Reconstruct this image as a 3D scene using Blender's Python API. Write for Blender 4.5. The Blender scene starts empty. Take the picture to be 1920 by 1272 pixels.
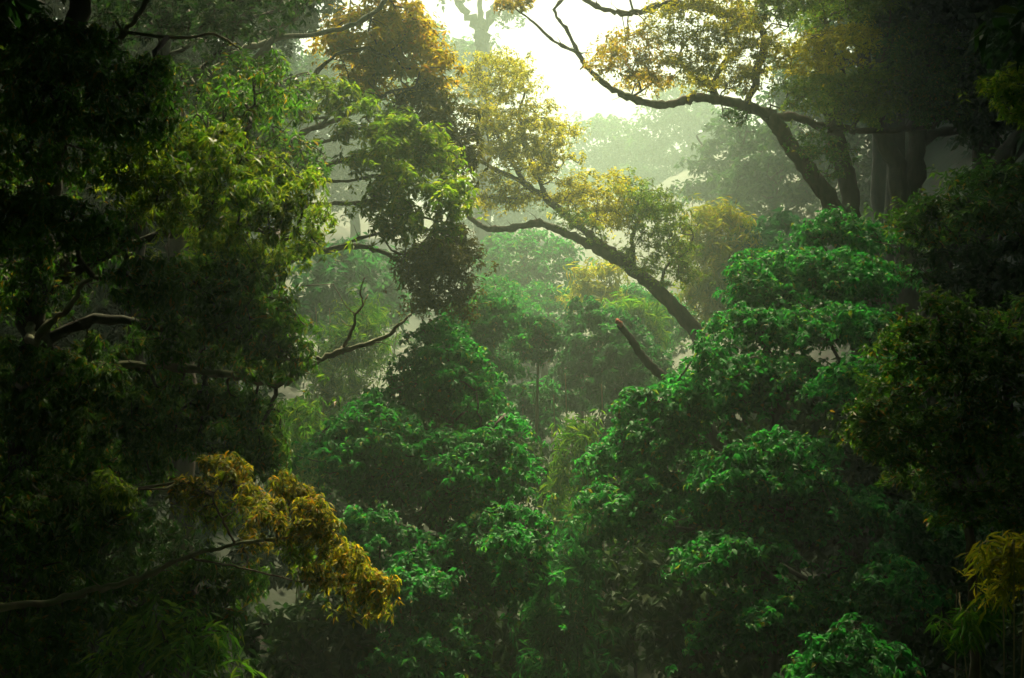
import bpy, math
import numpy as np

# ------------------------------------------------------------------ camera, sky, sun, exposure
scene = bpy.context.scene
F = 2637.0            # focal length in photo pixels (1920 wide): 40 degrees across
CAMZ = 14.0
cam_data = bpy.data.cameras.new('camera')
cam = bpy.data.objects.new('camera', cam_data)
scene.collection.objects.link(cam)
cam.location = (0, 0, CAMZ)
cam.rotation_euler = (math.pi / 2, 0, 0)
cam_data.sensor_width = 36.0
cam_data.lens = 36.0 * F / 1920.0
cam_data.clip_start = 0.05
cam_data.clip_end = 2000
scene.camera = cam

SUN_EL, SUN_AZ = math.radians(56), math.radians(4)      # azimuth from +Y towards +X
world = bpy.data.worlds.new('World'); scene.world = world
world.use_nodes = True
wn = world.node_tree
bg = wn.nodes['Background']
sky = wn.nodes.new('ShaderNodeTexSky')
sky.sky_type = 'NISHITA'; sky.sun_disc = False
sky.sun_elevation = SUN_EL; sky.sun_rotation = SUN_AZ
sky.air_density = 1.0; sky.dust_density = 9.0; sky.ozone_density = 0.3
wn.links.new(sky.outputs[0], bg.inputs[0])
bg.inputs[1].default_value = 0.065

sun_d = bpy.data.lights.new('sun', 'SUN')
sun_d.energy = 5.0; sun_d.angle = math.radians(16.0); sun_d.color = (1.0, 0.80, 0.49)
sun = bpy.data.objects.new('sun', sun_d); scene.collection.objects.link(sun)
from mathutils import Vector
sdir = Vector((math.sin(SUN_AZ) * math.cos(SUN_EL), math.cos(SUN_AZ) * math.cos(SUN_EL), math.sin(SUN_EL)))
sun.rotation_euler = sdir.to_track_quat('Z', 'Y').to_euler()

vs = scene.view_settings
vs.view_transform = 'Standard'; vs.look = 'None'; vs.gamma = 1.0
vs.exposure = 1.68
cy = scene.cycles
cy.use_denoising = True
cy.max_bounces = 4; cy.diffuse_bounces = 2; cy.glossy_bounces = 1; cy.transmission_bounces = 2
cy.volume_bounces = 0; cy.transparent_max_bounces = 4
cy.sample_clamp_indirect = 4.0
cy.caustics_reflective = False; cy.caustics_refractive = False
cy.use_adaptive_sampling = True; cy.adaptive_threshold = 0.02

HAZE_DENSITY = 0.0032
HAZE_ANISO = 0.55

# ------------------------------------------------------------------ helpers
COL = scene.collection
rng = np.random.default_rng(11)

def P(px, py, d):
    return np.array([(px - 960) / F * d, d, CAMZ + (636 - py) / F * d])

def smooth(a, b, t):
    t = np.clip((np.asarray(t, float) - a) / (b - a), 0, 1)
    return t * t * (3 - 2 * t)

def ground_z(x, y):
    x = np.asarray(x, float); y = np.asarray(y, float)
    near = 12.4 - 12.4 * smooth(2, 22, y)
    far = np.interp(y, [-300, 28, 45, 60, 80, 110, 150, 175, 205, 320], [0, 0, 6, 9, 13, 18, 26, 28, 27, 14])
    lat = 12 * np.tanh(0.018 * x * x / 12) * smooth(8, 26, y)
    shade_hills = 30 * smooth(20, 52, np.abs(x)) * smooth(150, 80, y) + 26 * smooth(-14, -50, y)  # hillsides raised beside and behind the view to block low sky light
    lat = lat + shade_hills
    bump = 0.35 * np.sin(x * 0.61 + 1.3) * np.sin(y * 0.53) + 0.2 * np.sin(x * 1.7 + y * 1.1)
    return near + far + lat + bump * smooth(4, 12, y)

# ---- node materials
def new_mat(name):
    m = bpy.data.materials.new(name); m.use_nodes = True
    nt = m.node_tree; nt.nodes.clear()
    out = nt.nodes.new('ShaderNodeOutputMaterial')
    return m, nt, out

def leaf_mat(name, cols, trans=0.42, rough=0.42, tcol=None, tip=None, spec=0.5):
    """cols: list of (pos, rgb) picked per leaf; translucent leaves."""
    m, nt, out = new_mat(name)
    geo = nt.nodes.new('ShaderNodeNewGeometry')
    ramp = nt.nodes.new('ShaderNodeValToRGB')
    ramp.color_ramp.interpolation = 'LINEAR'
    el = ramp.color_ramp.elements
    el[0].position = cols[0][0]; el[0].color = (*cols[0][1], 1)
    el[1].position = cols[-1][0]; el[1].color = (*cols[-1][1], 1)
    for p, c in cols[1:-1]:
        e = el.new(p); e.color = (*c, 1)
    nt.links.new(geo.outputs['Random Per Island'], ramp.inputs[0])
    pos = nt.nodes.new('ShaderNodeTexCoord')
    noi = nt.nodes.new('ShaderNodeTexNoise'); noi.inputs['Scale'].default_value = 0.9; noi.inputs['Detail'].default_value = 1
    nt.links.new(pos.outputs['Object'], noi.inputs['Vector'])
    mr = nt.nodes.new('ShaderNodeMapRange')
    mr.inputs[1].default_value = 0.3; mr.inputs[2].default_value = 0.7
    mr.inputs[3].default_value = 0.75; mr.inputs[4].default_value = 1.3
    nt.links.new(noi.outputs[0], mr.inputs[0])
    hs = nt.nodes.new('ShaderNodeHueSaturation')
    nt.links.new(mr.outputs[0], hs.inputs['Value']); nt.links.new(ramp.outputs[0], hs.inputs['Color'])
    pr = nt.nodes.new('ShaderNodeBsdfPrincipled')
    pr.inputs['Roughness'].default_value = rough
    pr.inputs['Specular IOR Level'].default_value = spec
    nt.links.new(hs.outputs[0], pr.inputs['Base Color'])
    tr = nt.nodes.new('ShaderNodeBsdfTranslucent')
    mul = nt.nodes.new('ShaderNodeMix'); mul.data_type = 'RGBA'; mul.blend_type = 'MULTIPLY'
    mul.inputs[0].default_value = 1.0
    nt.links.new(hs.outputs[0], mul.inputs[6]); mul.inputs[7].default_value = (*(tcol or (1.5, 1.5, 0.7)), 1)
    nt.links.new(mul.outputs[2], tr.inputs[0])
    mx = nt.nodes.new('ShaderNodeMixShader'); mx.inputs[0].default_value = trans
    nt.links.new(pr.outputs[0], mx.inputs[1]); nt.links.new(tr.outputs[0], mx.inputs[2])
    nt.links.new(mx.outputs[0], out.inputs[0])
    return m

def bark_mat(name, c1, c2, moss, moss_amt=0.5, scale=6.0):
    m, nt, out = new_mat(name)
    tc = nt.nodes.new('ShaderNodeTexCoord')
    mp = nt.nodes.new('ShaderNodeMapping'); mp.inputs['Scale'].default_value = (1, 1, 0.35)
    nt.links.new(tc.outputs['Object'], mp.inputs[0])
    n1 = nt.nodes.new('ShaderNodeTexNoise'); n1.inputs['Scale'].default_value = scale; n1.inputs['Detail'].default_value = 5
    nt.links.new(mp.outputs[0], n1.inputs['Vector'])
    r = nt.nodes.new('ShaderNodeValToRGB')
    r.color_ramp.elements[0].position = 0.35; r.color_ramp.elements[0].color = (*c1, 1)
    r.color_ramp.elements[1].position = 0.68; r.color_ramp.elements[1].color = (*c2, 1)
    nt.links.new(n1.outputs[0], r.inputs[0])
    n2 = nt.nodes.new('ShaderNodeTexNoise'); n2.inputs['Scale'].default_value = scale * 0.45; n2.inputs['Detail'].default_value = 4
    nt.links.new(tc.outputs['Object'], n2.inputs['Vector'])
    geo = nt.nodes.new('ShaderNodeNewGeometry')
    sx = nt.nodes.new('ShaderNodeSeparateXYZ'); nt.links.new(geo.outputs['Normal'], sx.inputs[0])
    ad = nt.nodes.new('ShaderNodeMath'); ad.operation = 'MULTIPLY_ADD'; ad.inputs[1].default_value = 0.22
    nt.links.new(sx.outputs[2], ad.inputs[0]); nt.links.new(n2.outputs[0], ad.inputs[2])
    mr = nt.nodes.new('ShaderNodeMapRange')
    mr.inputs[1].default_value = 1.0 - moss_amt; mr.inputs[2].default_value = 1.12 - moss_amt
    nt.links.new(ad.outputs[0], mr.inputs[0])
    mix = nt.nodes.new('ShaderNodeMix'); mix.data_type = 'RGBA'
    nt.links.new(mr.outputs[0], mix.inputs[0]); nt.links.new(r.outputs[0], mix.inputs[6]); mix.inputs[7].default_value = (*moss, 1)
    pr = nt.nodes.new('ShaderNodeBsdfPrincipled'); pr.inputs['Roughness'].default_value = 0.85
    nt.links.new(mix.outputs[2], pr.inputs['Base Color'])
    bp = nt.nodes.new('ShaderNodeBump'); bp.inputs['Strength'].default_value = 0.8; bp.inputs['Distance'].default_value = 0.05
    nt.links.new(n1.outputs[0], bp.inputs['Height']); nt.links.new(bp.outputs[0], pr.inputs['Normal'])
    nt.links.new(pr.outputs[0], out.inputs[0])
    return m

M = {}
M['emerald'] = leaf_mat('emerald_leaf', [(0, (.012, .115, .030)), (.5, (.022, .19, .045)), (.85, (.04, .25, .055)), (.96, (.09, .26, .05)), (1, (.22, .20, .03))], trans=.42, rough=.6, tcol=(1.3, 1.6, .8), spec=.22)
M['teal'] = leaf_mat('teal_leaf', [(0, (.012, .085, .030)), (.7, (.022, .15, .045)), (1, (.05, .18, .05))], trans=.42, rough=.6, tcol=(1.3, 1.5, .8), spec=.2)
M['olive'] = leaf_mat('olive_leaf', [(0, (.024, .095, .016)), (.6, (.05, .165, .022)), (.9, (.10, .20, .028)), (1, (.24, .15, .02))], trans=.45, rough=.5, tcol=(1.5, 1.5, .6), spec=.3)
M['lime'] = leaf_mat('lime_leaf', [(0, (.06, .15, .014)), (.6, (.11, .22, .018)), (1, (.22, .27, .03))], trans=.52, rough=.55, tcol=(1.5, 1.5, .5), spec=.25)
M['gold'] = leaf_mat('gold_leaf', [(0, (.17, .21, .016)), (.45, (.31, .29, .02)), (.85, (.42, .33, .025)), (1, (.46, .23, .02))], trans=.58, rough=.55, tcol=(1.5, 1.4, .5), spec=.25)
M['yellow'] = leaf_mat('yellow_green_leaf', [(0, (.16, .22, .016)), (.5, (.30, .33, .02)), (1, (.45, .40, .03))], trans=.55, rough=.55, tcol=(1.5, 1.45, .5), spec=.25)
M['amber'] = leaf_mat('amber_leaf', [(0, (.05, .10, .015)), (.4, (.15, .19, .02)), (.8, (.30, .26, .025)), (1, (.40, .20, .02))], trans=.5, rough=.55, tcol=(1.3, 1.4, .5), spec=.25)
M['bronze'] = leaf_mat('bronze_leaf', [(0, (.04, .055, .010)), (.6, (.075, .085, .014)), (1, (.12, .11, .018))], trans=.4, rough=.6, spec=.2)
M['bamboo'] = leaf_mat('bamboo_leaf', [(0, (.03, .13, .015)), (.6, (.08, .24, .028)), (1, (.18, .28, .03))], trans=.45, rough=.55, tcol=(1.5, 1.6, .6), spec=.25)
M['bamboo_gold'] = leaf_mat('yellow_bamboo_leaf', [(0, (.14, .22, .015)), (.6, (.25, .29, .02)), (1, (.36, .31, .03))], trans=.5, rough=.55, spec=.25)
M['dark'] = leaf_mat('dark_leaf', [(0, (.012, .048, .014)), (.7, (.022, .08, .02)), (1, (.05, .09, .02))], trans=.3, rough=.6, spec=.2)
M['far'] = leaf_mat('far_leaf', [(0, (.02, .075, .028)), (.7, (.035, .12, .038)), (1, (.07, .15, .04))], trans=.35, rough=.65, spec=.2)
M['bark'] = bark_mat('brown_bark', (.035, .024, .016), (.11, .078, .05), (.06, .075, .03), .42)
M['bark_pale'] = bark_mat('pale_bark', (.07, .055, .038), (.24, .19, .13), (.10, .13, .06), .5)
M['bark_dark'] = bark_mat('dark_bark', (.02, .016, .012), (.06, .048, .034), (.03, .045, .02), .42)
M['bark_red'] = bark_mat('red_broken_wood', (.16, .03, .015), (.32, .08, .03), (.2, .05, .02), .1)
M['cane'] = bark_mat('bamboo_cane', (.16, .17, .06), (.30, .27, .12), (.12, .2, .06), .4, 3)
M['soil'] = bark_mat('leaf_litter', (.018, .014, .008), (.05, .038, .02), (.02, .045, .015), .5, 2.0)

# ---- mesh buffers
class Buf:
    def __init__(self): self.v = []; self.f = []; self.n = 0
    def add(self, v, f):
        self.v.append(np.asarray(v, np.float32).reshape(-1, 3)); self.f.append(np.asarray(f, np.int32) + self.n); self.n += len(self.v[-1])
    def mesh(self, name, mat, smooth_shade=False):
        v = np.concatenate(self.v); me = bpy.data.meshes.new(name)
        loops = np.concatenate([f.reshape(-1) for f in self.f])
        counts = np.concatenate([np.full(len(f), f.shape[1], np.int32) for f in self.f])
        me.vertices.add(len(v)); me.vertices.foreach_set('co', v.reshape(-1))
        me.loops.add(len(loops)); me.loops.foreach_set('vertex_index', loops)
        me.polygons.add(len(counts))
        starts = np.zeros(len(counts), np.int32); starts[1:] = np.cumsum(counts)[:-1]
        me.polygons.foreach_set('loop_start', starts)
        me.polygons.foreach_set('use_smooth', np.full(len(counts), smooth_shade))
        me.materials.append(mat); me.update(calc_edges=True)
        return me

def link(name, me, parent=None, origin=None):
    o = bpy.data.objects.new(name, me); COL.objects.link(o)
    if parent is not None: o.parent = parent
    return o

TRI = [0]
def emit(name, buf, mat, parent, smooth_shade=False, stuff=False):
    """Link a buffer of world-space geometry as a part of a thing standing at parent.location."""
    if not buf.v: return None
    root = parent
    off = np.zeros(3)
    while root is not None:
        off = off + np.array(root.location); root = root.parent
    buf.v = [v - off.astype(np.float32) for v in buf.v]
    o = link(name, buf.mesh(name, mat, smooth_shade), parent)
    TRI[0] += sum(len(f) * (f.shape[1] - 2) for f in buf.f)
    if stuff: o['kind'] = 'stuff'
    return o

def thing(name, label, cat, loc, group=None):
    o = bpy.data.objects.new(name, None); COL.objects.link(o)
    o.location = [float(c) for c in loc]; o.empty_display_size = 0.3
    o['label'] = label; o['category'] = cat
    if group: o['group'] = group
    return o

# ---- wood
def catmull(pts, n):
    p = np.asarray(pts, float)
    p = np.vstack([2 * p[0] - p[1], p, 2 * p[-1] - p[-2]])
    out = []
    for i in range(1, len(p) - 2):
        t = np.linspace(0, 1, n, endpoint=False)[:, None]
        a, b, c, d = p[i - 1], p[i], p[i + 1], p[i + 2]
        out.append(.5 * ((2 * b) + (-a + c) * t + (2 * a - 5 * b + 4 * c - d) * t ** 2 + (-a + 3 * b - 3 * c + d) * t ** 3))
    out.append(p[-2][None])
    return np.vstack(out)

def tube(buf, pts, rad, sides=8, gnarl=0.0, r=rng):
    pts = np.asarray(pts, float); n = len(pts)
    rad = np.asarray(rad, float)
    tg = np.gradient(pts, axis=0); tg /= np.linalg.norm(tg, axis=1)[:, None] + 1e-9
    ref = np.array([0.31, 0.87, 0.38])
    u = np.cross(tg, ref); u /= np.linalg.norm(u, axis=1)[:, None] + 1e-9
    w = np.cross(tg, u)
    a = np.linspace(0, 2 * np.pi, sides, endpoint=False)
    rr = rad[:, None] * (1 + gnarl * r.normal(size=(n, sides)))
    ring = pts[:, None, :] + rr[:, :, None] * (np.cos(a)[None, :, None] * u[:, None, :] + np.sin(a)[None, :, None] * w[:, None, :])
    idx = np.arange(n * sides).reshape(n, sides)
    nx = np.roll(idx, -1, axis=1)
    q = np.stack([idx[:-1], nx[:-1], nx[1:], idx[1:]], -1).reshape(-1, 4)
    buf.add(ring, q)
    for e, flip in ((0, True), (n - 1, False)) if sides > 3 else ():            # caps
        c = idx[e]; c = c[::-1] if flip else c
        buf.f.append((np.stack([np.full(sides - 2, c[0]), c[1:-1], c[2:]], -1) + (buf.n - n * sides)).astype(np.int32))

def limb(buf, pts, r0, r1, sides=8, n=6, wob=0.25, gnarl=0.08, power=1.0, r=rng):
    """Curved tapering limb through world points; returns the nodes along it."""
    c = catmull(pts, n)
    t = np.linspace(0, 1, len(c))
    rad = r0 + (r1 - r0) * t ** power
    j = r.normal(size=c.shape) * rad[:, None] * wob
    j[0] = 0
    c = c + j
    rad = rad * (1 + 0.10 * r.normal(size=len(c)))
    if r0 > .03 and len(c) > 12:                             # knots and short dead side twigs
        for i in r.choice(np.arange(4, len(c) - 1), min(7, len(c) // 4), replace=False):
            rad[i] *= 1.3
            L = (.12 + .5 * r.random()) * min(1, .35 + rad[i] * 5); dv = r.normal(size=3); dv[2] = abs(dv[2]) * .7; dv /= np.linalg.norm(dv)
            k = dv + .7 * r.normal(size=3)
            q0 = c[i] + dv * rad[i] * .5
            tube(buf, [q0, q0 + dv * L * .5, q0 + dv * L * .75 + k * L * .22], [min(rad[i] * .35, .03), .010, .005], 4, 0, r)
    tube(buf, c, rad, sides, gnarl, r)
    return c

def grow(nodes, targets, r, tip=0.008, k=0.42, wob=0.13, rmax=0.2, pull=0.0):
    """Join targets one by one to the nearest existing wood, with bent links; returns a list of (points, radii)."""
    nodes = np.asarray(nodes, float)
    d0 = np.min(np.linalg.norm(targets[:, None] - nodes[None], axis=2), axis=1)
    order = np.argsort(d0)
    n0 = len(nodes)
    allp = np.zeros((n0 + 2 * len(targets), 3)); allp[:n0] = nodes
    par = -np.ones(len(allp), int); cnt = n0
    plen = np.zeros(len(allp))
    for i in order:
        t = targets[i]
        dd = np.linalg.norm(allp[:cnt] - t, axis=1) + 0.35 * plen[:cnt]
        j = int(np.argmin(dd)); L = np.linalg.norm(allp[j] - t)
        mid = .5 * (allp[j] + t) + r.normal(size=3) * L * wob
        mid[2] -= pull * L
        allp[cnt] = mid; par[cnt] = j; plen[cnt] = plen[j] + L / 2
        allp[cnt + 1] = t; par[cnt + 1] = cnt; plen[cnt + 1] = plen[j] + L
        cnt += 2
    load = np.zeros(cnt)
    load[n0 + 1::2] = 1
    for i in range(cnt - 1, n0 - 1, -1):
        load[par[i]] += load[i]
    rad = np.minimum(tip * np.maximum(load, 1) ** k, rmax)
    comp = np.zeros(cnt, int); comps = {}
    for i in range(n0, cnt, 2):
        j = par[i]
        comp[i] = comp[i + 1] = j if j < n0 else comp[j]
        segs = comps.setdefault(comp[i], [])
        rj = rad[i] if j < n0 else min(rad[j], rad[i] * 1.25)
        segs.append((np.array([allp[j], allp[i], allp[i + 1]]), np.array([rj, rad[i], rad[i + 1] * .8])))
    return list(comps.values())

# ---- leaves
def rosette(n, length, width, droop, stem, r, simple=False, fold=0.25, spread=1.0):
    V = []; Fc = []
    for i in range(n):
        az = 2 * math.pi * (i * 0.381966 + 0.12 * r.normal())
        L = length * (0.75 + .5 * r.random()); W = width * (0.8 + .4 * r.random()) * .5
        dz = -droop * (0.4 + 1.0 * r.random()) + 0.25 * r.normal()
        d = np.array([math.cos(az) * spread, math.sin(az) * spread, dz]); d /= np.linalg.norm(d)
        s = np.cross(d, [0, 0, 1]); s /= np.linalg.norm(s) + 1e-9
        roll = 0.5 * r.normal(); up = np.cross(s, d)
        s2 = s * math.cos(roll) + up * math.sin(roll); u2 = np.cross(s2, d)
        b = np.array([0, 0, stem * (r.random() - .5)]) + d * length * .12
        m = b + d * L * .42 + u2 * L * .06
        t = b + d * L - u2 * L * .16
        k = len(V)
        if simple:
            V += [b, m + s2 * W, t, m - s2 * W]; Fc += [(k, k + 1, k + 2), (k, k + 2, k + 3)]
        else:
            V += [b, m + s2 * W + u2 * W * fold, m - u2 * W * fold, m - s2 * W + u2 * W * fold, t]
            Fc += [(k, k + 2, k + 1), (k, k + 3, k + 2), (k + 1, k + 2, k + 4), (k + 2, k + 3, k + 4)]
    return np.array(V, np.float32), np.array(Fc, np.int32)

tr = np.random.default_rng(5)
STYLE = {}
def style(name, rc, *a, **k): STYLE[name] = (rc, [rosette(*a, tr, **k) for _ in range(5)])
style('broad', .20, 9, .155, .085, .65, .12)
style('lance', .17, 10, .15, .046, .9, .14)
style('small', .14, 10, .10, .042, .45, .16, simple=True)
style('mid', .30, 9, .23, .12, .6, .2, simple=True)
style('midsmall', .22, 9, .165, .06, .5, .2, simple=True)
style('bamboo', .26, 9, .27, .034, 1.0, .30, simple=True)
style('far', .55, 9, .42, .20, .5, .5, simple=True)
style('farther', .9, 9, .75, .34, .5, .8, simple=True)
style('coarse', .5, 8, .50, .26, .6, .35, simple=True)

def scatter(buf, sty, pos, axis, scale, r):
    rc, temps = STYLE[sty]
    n = len(pos)
    axis = axis / (np.linalg.norm(axis, axis=1)[:, None] + 1e-9)
    h = r.normal(size=(n, 3)); x = np.cross(axis, h); x /= np.linalg.norm(x, axis=1)[:, None] + 1e-9
    y = np.cross(axis, x)
    R = np.stack([x, y, axis], -1) * scale[:, None, None]
    which = r.integers(0, len(temps), n)
    for k, (V, Fc) in enumerate(temps):
        s = which == k
        m = int(s.sum())
        if not m: continue
        W = np.einsum('nij,vj->nvi', R[s], V) + pos[s][:, None, :]
        f = Fc[None] + (np.arange(m) * len(V))[:, None, None]
        buf.add(W, f.reshape(-1, 3))

def inside(poly, p):
    x, y = p[:, 0], p[:, 1]; c = np.zeros(len(p), bool); n = len(poly); j = n - 1
    for i in range(n):
        xi, yi = poly[i]; xj, yj = poly[j]
        c ^= ((yi > y) != (yj > y)) & (x < (xj - xi) * (y - yi) / (yj - yi + 1e-12) + xi)
        j = i
    return c

def edge_dist(poly, p):
    d = np.full(len(p), 1e9); n = len(poly)
    for i in range(n):
        a = np.array(poly[i], float); b = np.array(poly[(i + 1) % n], float)
        ab = b - a; t = np.clip(((p - a) @ ab) / (ab @ ab), 0, 1)
        d = np.minimum(d, np.linalg.norm(p - (a + t[:, None] * ab), axis=1))
    return d

def area(poly):
    p = np.array(poly, float); q = np.roll(p, -1, 0)
    return abs(np.sum(p[:, 0] * q[:, 1] - q[:, 0] * p[:, 1])) / 2

BIGLEAF = []
def big_leaf_mesh(name, L, W, mat):
    b = Buf(); v = []; f = []
    st = [(0, .05), (.22, .8), (.5, 1.0), (.78, .62), (1, 0.0)]
    for i, (t, w) in enumerate(st):
        z = -.22 * L * t * t
        v += [(t * L, W / 2 * w, z + .12 * W * w), (t * L, 0, z), (t * L, -W / 2 * w, z + .12 * W * w)]
    for i in range(4):
        k = 3 * i
        f += [(k, k + 1, k + 4, k + 3), (k + 1, k + 2, k + 5, k + 4)]
    b.add(v, np.array(f)); return b.mesh(name, mat, True)

def mass(tree, poly, d, thick, sty, mat, wood=None, attach=None, cover=4.0, clump=45, flat=.55, seed=0,
         twigs=6, scale=1.0, back=.34, tip=.008, big=0, bigmesh=None, up=.75, droopy=0.0, sag=0.0, loose_f=.26, name='bough'):
    """One leafy bough: clumps of leaf rosettes filling an outline drawn at its distance, rounded in depth, on its own branchlets."""
    r = np.random.default_rng(1000 + seed + len(tree.children) * 17)
    poly = [(float(a), float(b)) for a, b in poly]
    thick = thick * 1.7
    A = area(poly)
    pp = np.array(poly); lo, hi = pp.min(0), pp.max(0)
    R = math.sqrt(A / math.pi)
    nc = max(3, int(1.25 * A / (math.pi * clump ** 2 * flat * .75)))
    cand = lo + r.random((nc * 14, 2)) * (hi - lo)
    cand = cand[inside(poly, cand)]
    ed = edge_dist(poly, cand)
    keep = ed > clump * .30
    if keep.sum() > nc: cand = cand[keep]; ed = ed[keep]
    # best-candidate spacing
    pick = [0]; dist = np.linalg.norm((cand - cand[0]) * [1, 1 / .75], axis=1)
    for _ in range(min(nc, len(cand)) - 1):
        i = int(np.argmax(dist * (0.6 + .4 * r.random(len(cand))))); pick.append(i)
        dist = np.minimum(dist, np.linalg.norm((cand - cand[i]) * [1, 1 / .75], axis=1))
    c2 = cand[pick]; e2 = np.clip(ed[pick] / R, 0, 1)
    bulge = np.sqrt(np.clip(1 - (1 - e2) ** 2, 0, 1))
    front = d - thick * bulge * (0.45 + .55 * r.random(len(c2)))
    nb = int(len(c2) * back)
    bi = r.choice(len(c2), nb, replace=False) if nb else np.array([], int)
    backd = d + thick * bulge[bi] * (0.3 + .7 * r.random(nb))
    c2 = np.vstack([c2, c2[bi] + r.normal(size=(nb, 2)) * clump * .25]); dep = np.concatenate([front, backd])
    C = np.array([P(a, b, q) for (a, b), q in zip(c2, dep)])
    C[:, 2] = np.maximum(C[:, 2], ground_z(C[:, 0], C[:, 1]) + .5)
    rc, _ = STYLE[sty]; rc *= scale
    crad = clump * dep / F * (0.75 + .5 * r.random(len(C)))
    npc = np.maximum(4, (cover * (crad ** 2) * flat * 1.9 / (rc ** 2 * .5)).astype(int))
    leaf = Buf(); pos = []; axs = []; targets = []
    for c, cr, n in zip(C, crad, npc):
        u = r.normal(size=(n, 3)); u /= np.linalg.norm(u, axis=1)[:, None]
        low = u[:, 2] < -.1
        u[low & (r.random(n) < .75), 2] *= -1
        rr = cr * (r.random(n) ** .45)
        loose = r.random(n) < loose_f
        rr = np.where(loose, cr * (1 + .95 * r.random(n) ** 1.5), rr)
        off = u * rr[:, None]; off[:, 2] *= flat
        hr = np.linalg.norm(off[:, :2], axis=1) / cr
        off[:, 2] -= sag * cr * hr ** 2
        off[:, 2] -= droopy * cr * r.random(n)
        pos.append(c + off)
        ax = u * .55 + r.normal(size=(n, 3)) * .3; ax[:, 2] += up
        axs.append(ax)
        targets.append(c[None]); k = min(twigs, n)
        if k: targets.append((c + off)[r.choice(n, k, replace=False)])
    pos = np.vstack(pos); axs = np.vstack(axs)
    scatter(leaf, sty, pos, axs, scale * (0.75 + .5 * r.random(len(pos))), r)
    b = tree
    if attach is not None:
        comps = grow(attach, np.vstack(targets), r, tip=tip)
        comps.sort(key=len, reverse=True)
        for ci, segs in enumerate(comps):
            wb = Buf()
            for p, q in segs: tube(wb, p, q, 3 if q[0] < .02 else 5, 0, r)
            o = emit(name, wb, wood or M['bark'], tree, True)
            if ci == 0: b = o
    emit('foliage', leaf, mat, b, stuff=True)
    if big:
        loc0 = np.array(tree.location)
        fr = np.argsort(pos[:, 1] - .5 * pos[:, 2] + r.random(len(pos)) * 1.5)[:big]
        for i in fr:
            o = bpy.data.objects.new('leaf', bigmesh); COL.objects.link(o); o.parent = b
            p = pos[i] + np.array([r.normal() * .06, -.06 * r.random(), .05 * r.normal()]) - loc0
            o.location = p; s = .75 + .5 * r.random(); o.scale = (s, s, s)
            o.rotation_euler = (.5 * r.normal(), .35 + .4 * r.random(), -math.pi / 2 + 1.3 * r.normal())
    return b

def px_path(pts, d):
    """[(px,py) or (px,py,depth offset)] at distance d -> world points"""
    return [P(q[0], q[1], d + (q[2] if len(q) > 2 else 0)) for q in pts]

def to_ground(pts, px=None):
    """Carry a trunk path (first point lowest) straight on down to the ground."""
    p = np.array(pts[0]); q = np.array(pts[1])
    lean = (p - q); lean = lean / (abs(lean[2]) + 1e-6)
    h = p[2] - ground_z(p[0], p[1])
    b = p + np.array([lean[0] * .35, 0, 0]) * h
    b[2] = ground_z(b[0], b[1]) - .12
    if h < .6: return [b] + list(pts[1:]), b
    mid = .5 * (b + p) + np.array([.1 * h * .2, 0, 0])
    return [b, mid] + list(pts), b

class Tree:
    """trunk from the ground through px points, limbs, boughs"""
    def __init__(self, name, label, d, trunk, r0, r1, wood='bark', cat='tree', group=None, seed=1, sides=10, wob=.18):
        self.d = d; self.wood = M[wood]; self.seed = seed
        self.r = np.random.default_rng(seed)
        pts, base = to_ground(px_path(trunk, d))
        self.root = thing(name, label, cat, (base[0], base[1], base[2]), group)
        b = Buf()
        c = catmull(pts, 7); t = np.linspace(0, 1, len(c))
        rad = r0 + (r1 - r0) * t
        rad = rad * (1 + .7 * np.exp(-t * 14))            # root flare
        c[1:] += self.r.normal(size=c[1:].shape) * rad[1:, None] * wob
        tube(b, c, rad, sides, .06, self.r)
        emit('trunk', b, self.wood, self.root, True)
        self.nodes = [c]
    def limb(self, pts, r0, r1, wood=None, d=None, name='branch', join=True, gnarl=.11, wob=.32, sides=8):
        p = px_path(pts, d if d is not None else self.d)
        if join:
            a = np.vstack(self.nodes); j = a[np.argmin(np.linalg.norm(a - p[0], axis=1))]
            if np.linalg.norm(j - p[0]) > .02: p = [j] + p
        b = Buf(); c = limb(b, p, r0, r1, sides, 6, wob, gnarl, r=self.r)
        o = emit(name, b, M[wood] if wood else self.wood, self.root, True)
        self.nodes.append(c)
        return o
    def mass(self, poly, thick, sty, mat, d=None, **k):
        self.seed += 13
        k.setdefault('wood', self.wood)
        return mass(self.root, poly, d if d is not None else self.d, thick, sty, M[mat], attach=np.vstack(self.nodes), seed=self.seed, **k)

# ------------------------------------------------------------------ setting: ground
gb = Buf()
xs = np.concatenate([np.linspace(-200, -40, 28)[:-1], np.linspace(-40, 40, 81), np.linspace(40, 200, 28)[1:]])
ys = np.concatenate([np.linspace(-70, 0, 15)[:-1], np.linspace(0, 70, 71), np.linspace(70, 300, 60)[1:]])
X, Y = np.meshgrid(xs, ys)
Z = ground_z(X, Y)
nx_, ny_ = len(xs), len(ys)
I = np.arange(nx_ * ny_).reshape(ny_, nx_)
gb.add(np.stack([X, Y, Z], -1), np.stack([I[:-1, :-1], I[:-1, 1:], I[1:, 1:], I[1:, :-1]], -1).reshape(-1, 4))
g = link('ground', gb.mesh('ground', M['soil'], True)); g['kind'] = 'structure'

# ground cover: low leaves over the slope
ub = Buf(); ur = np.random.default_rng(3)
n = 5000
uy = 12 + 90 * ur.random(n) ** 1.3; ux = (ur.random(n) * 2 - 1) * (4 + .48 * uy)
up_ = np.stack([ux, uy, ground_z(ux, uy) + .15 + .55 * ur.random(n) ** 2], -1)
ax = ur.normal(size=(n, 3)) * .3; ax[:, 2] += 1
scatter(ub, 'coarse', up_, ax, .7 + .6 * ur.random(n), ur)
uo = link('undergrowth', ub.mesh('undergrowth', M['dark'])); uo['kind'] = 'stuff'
uo['label'] = 'low dark leafy undergrowth covering the slope'; uo['category'] = 'undergrowth'

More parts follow.
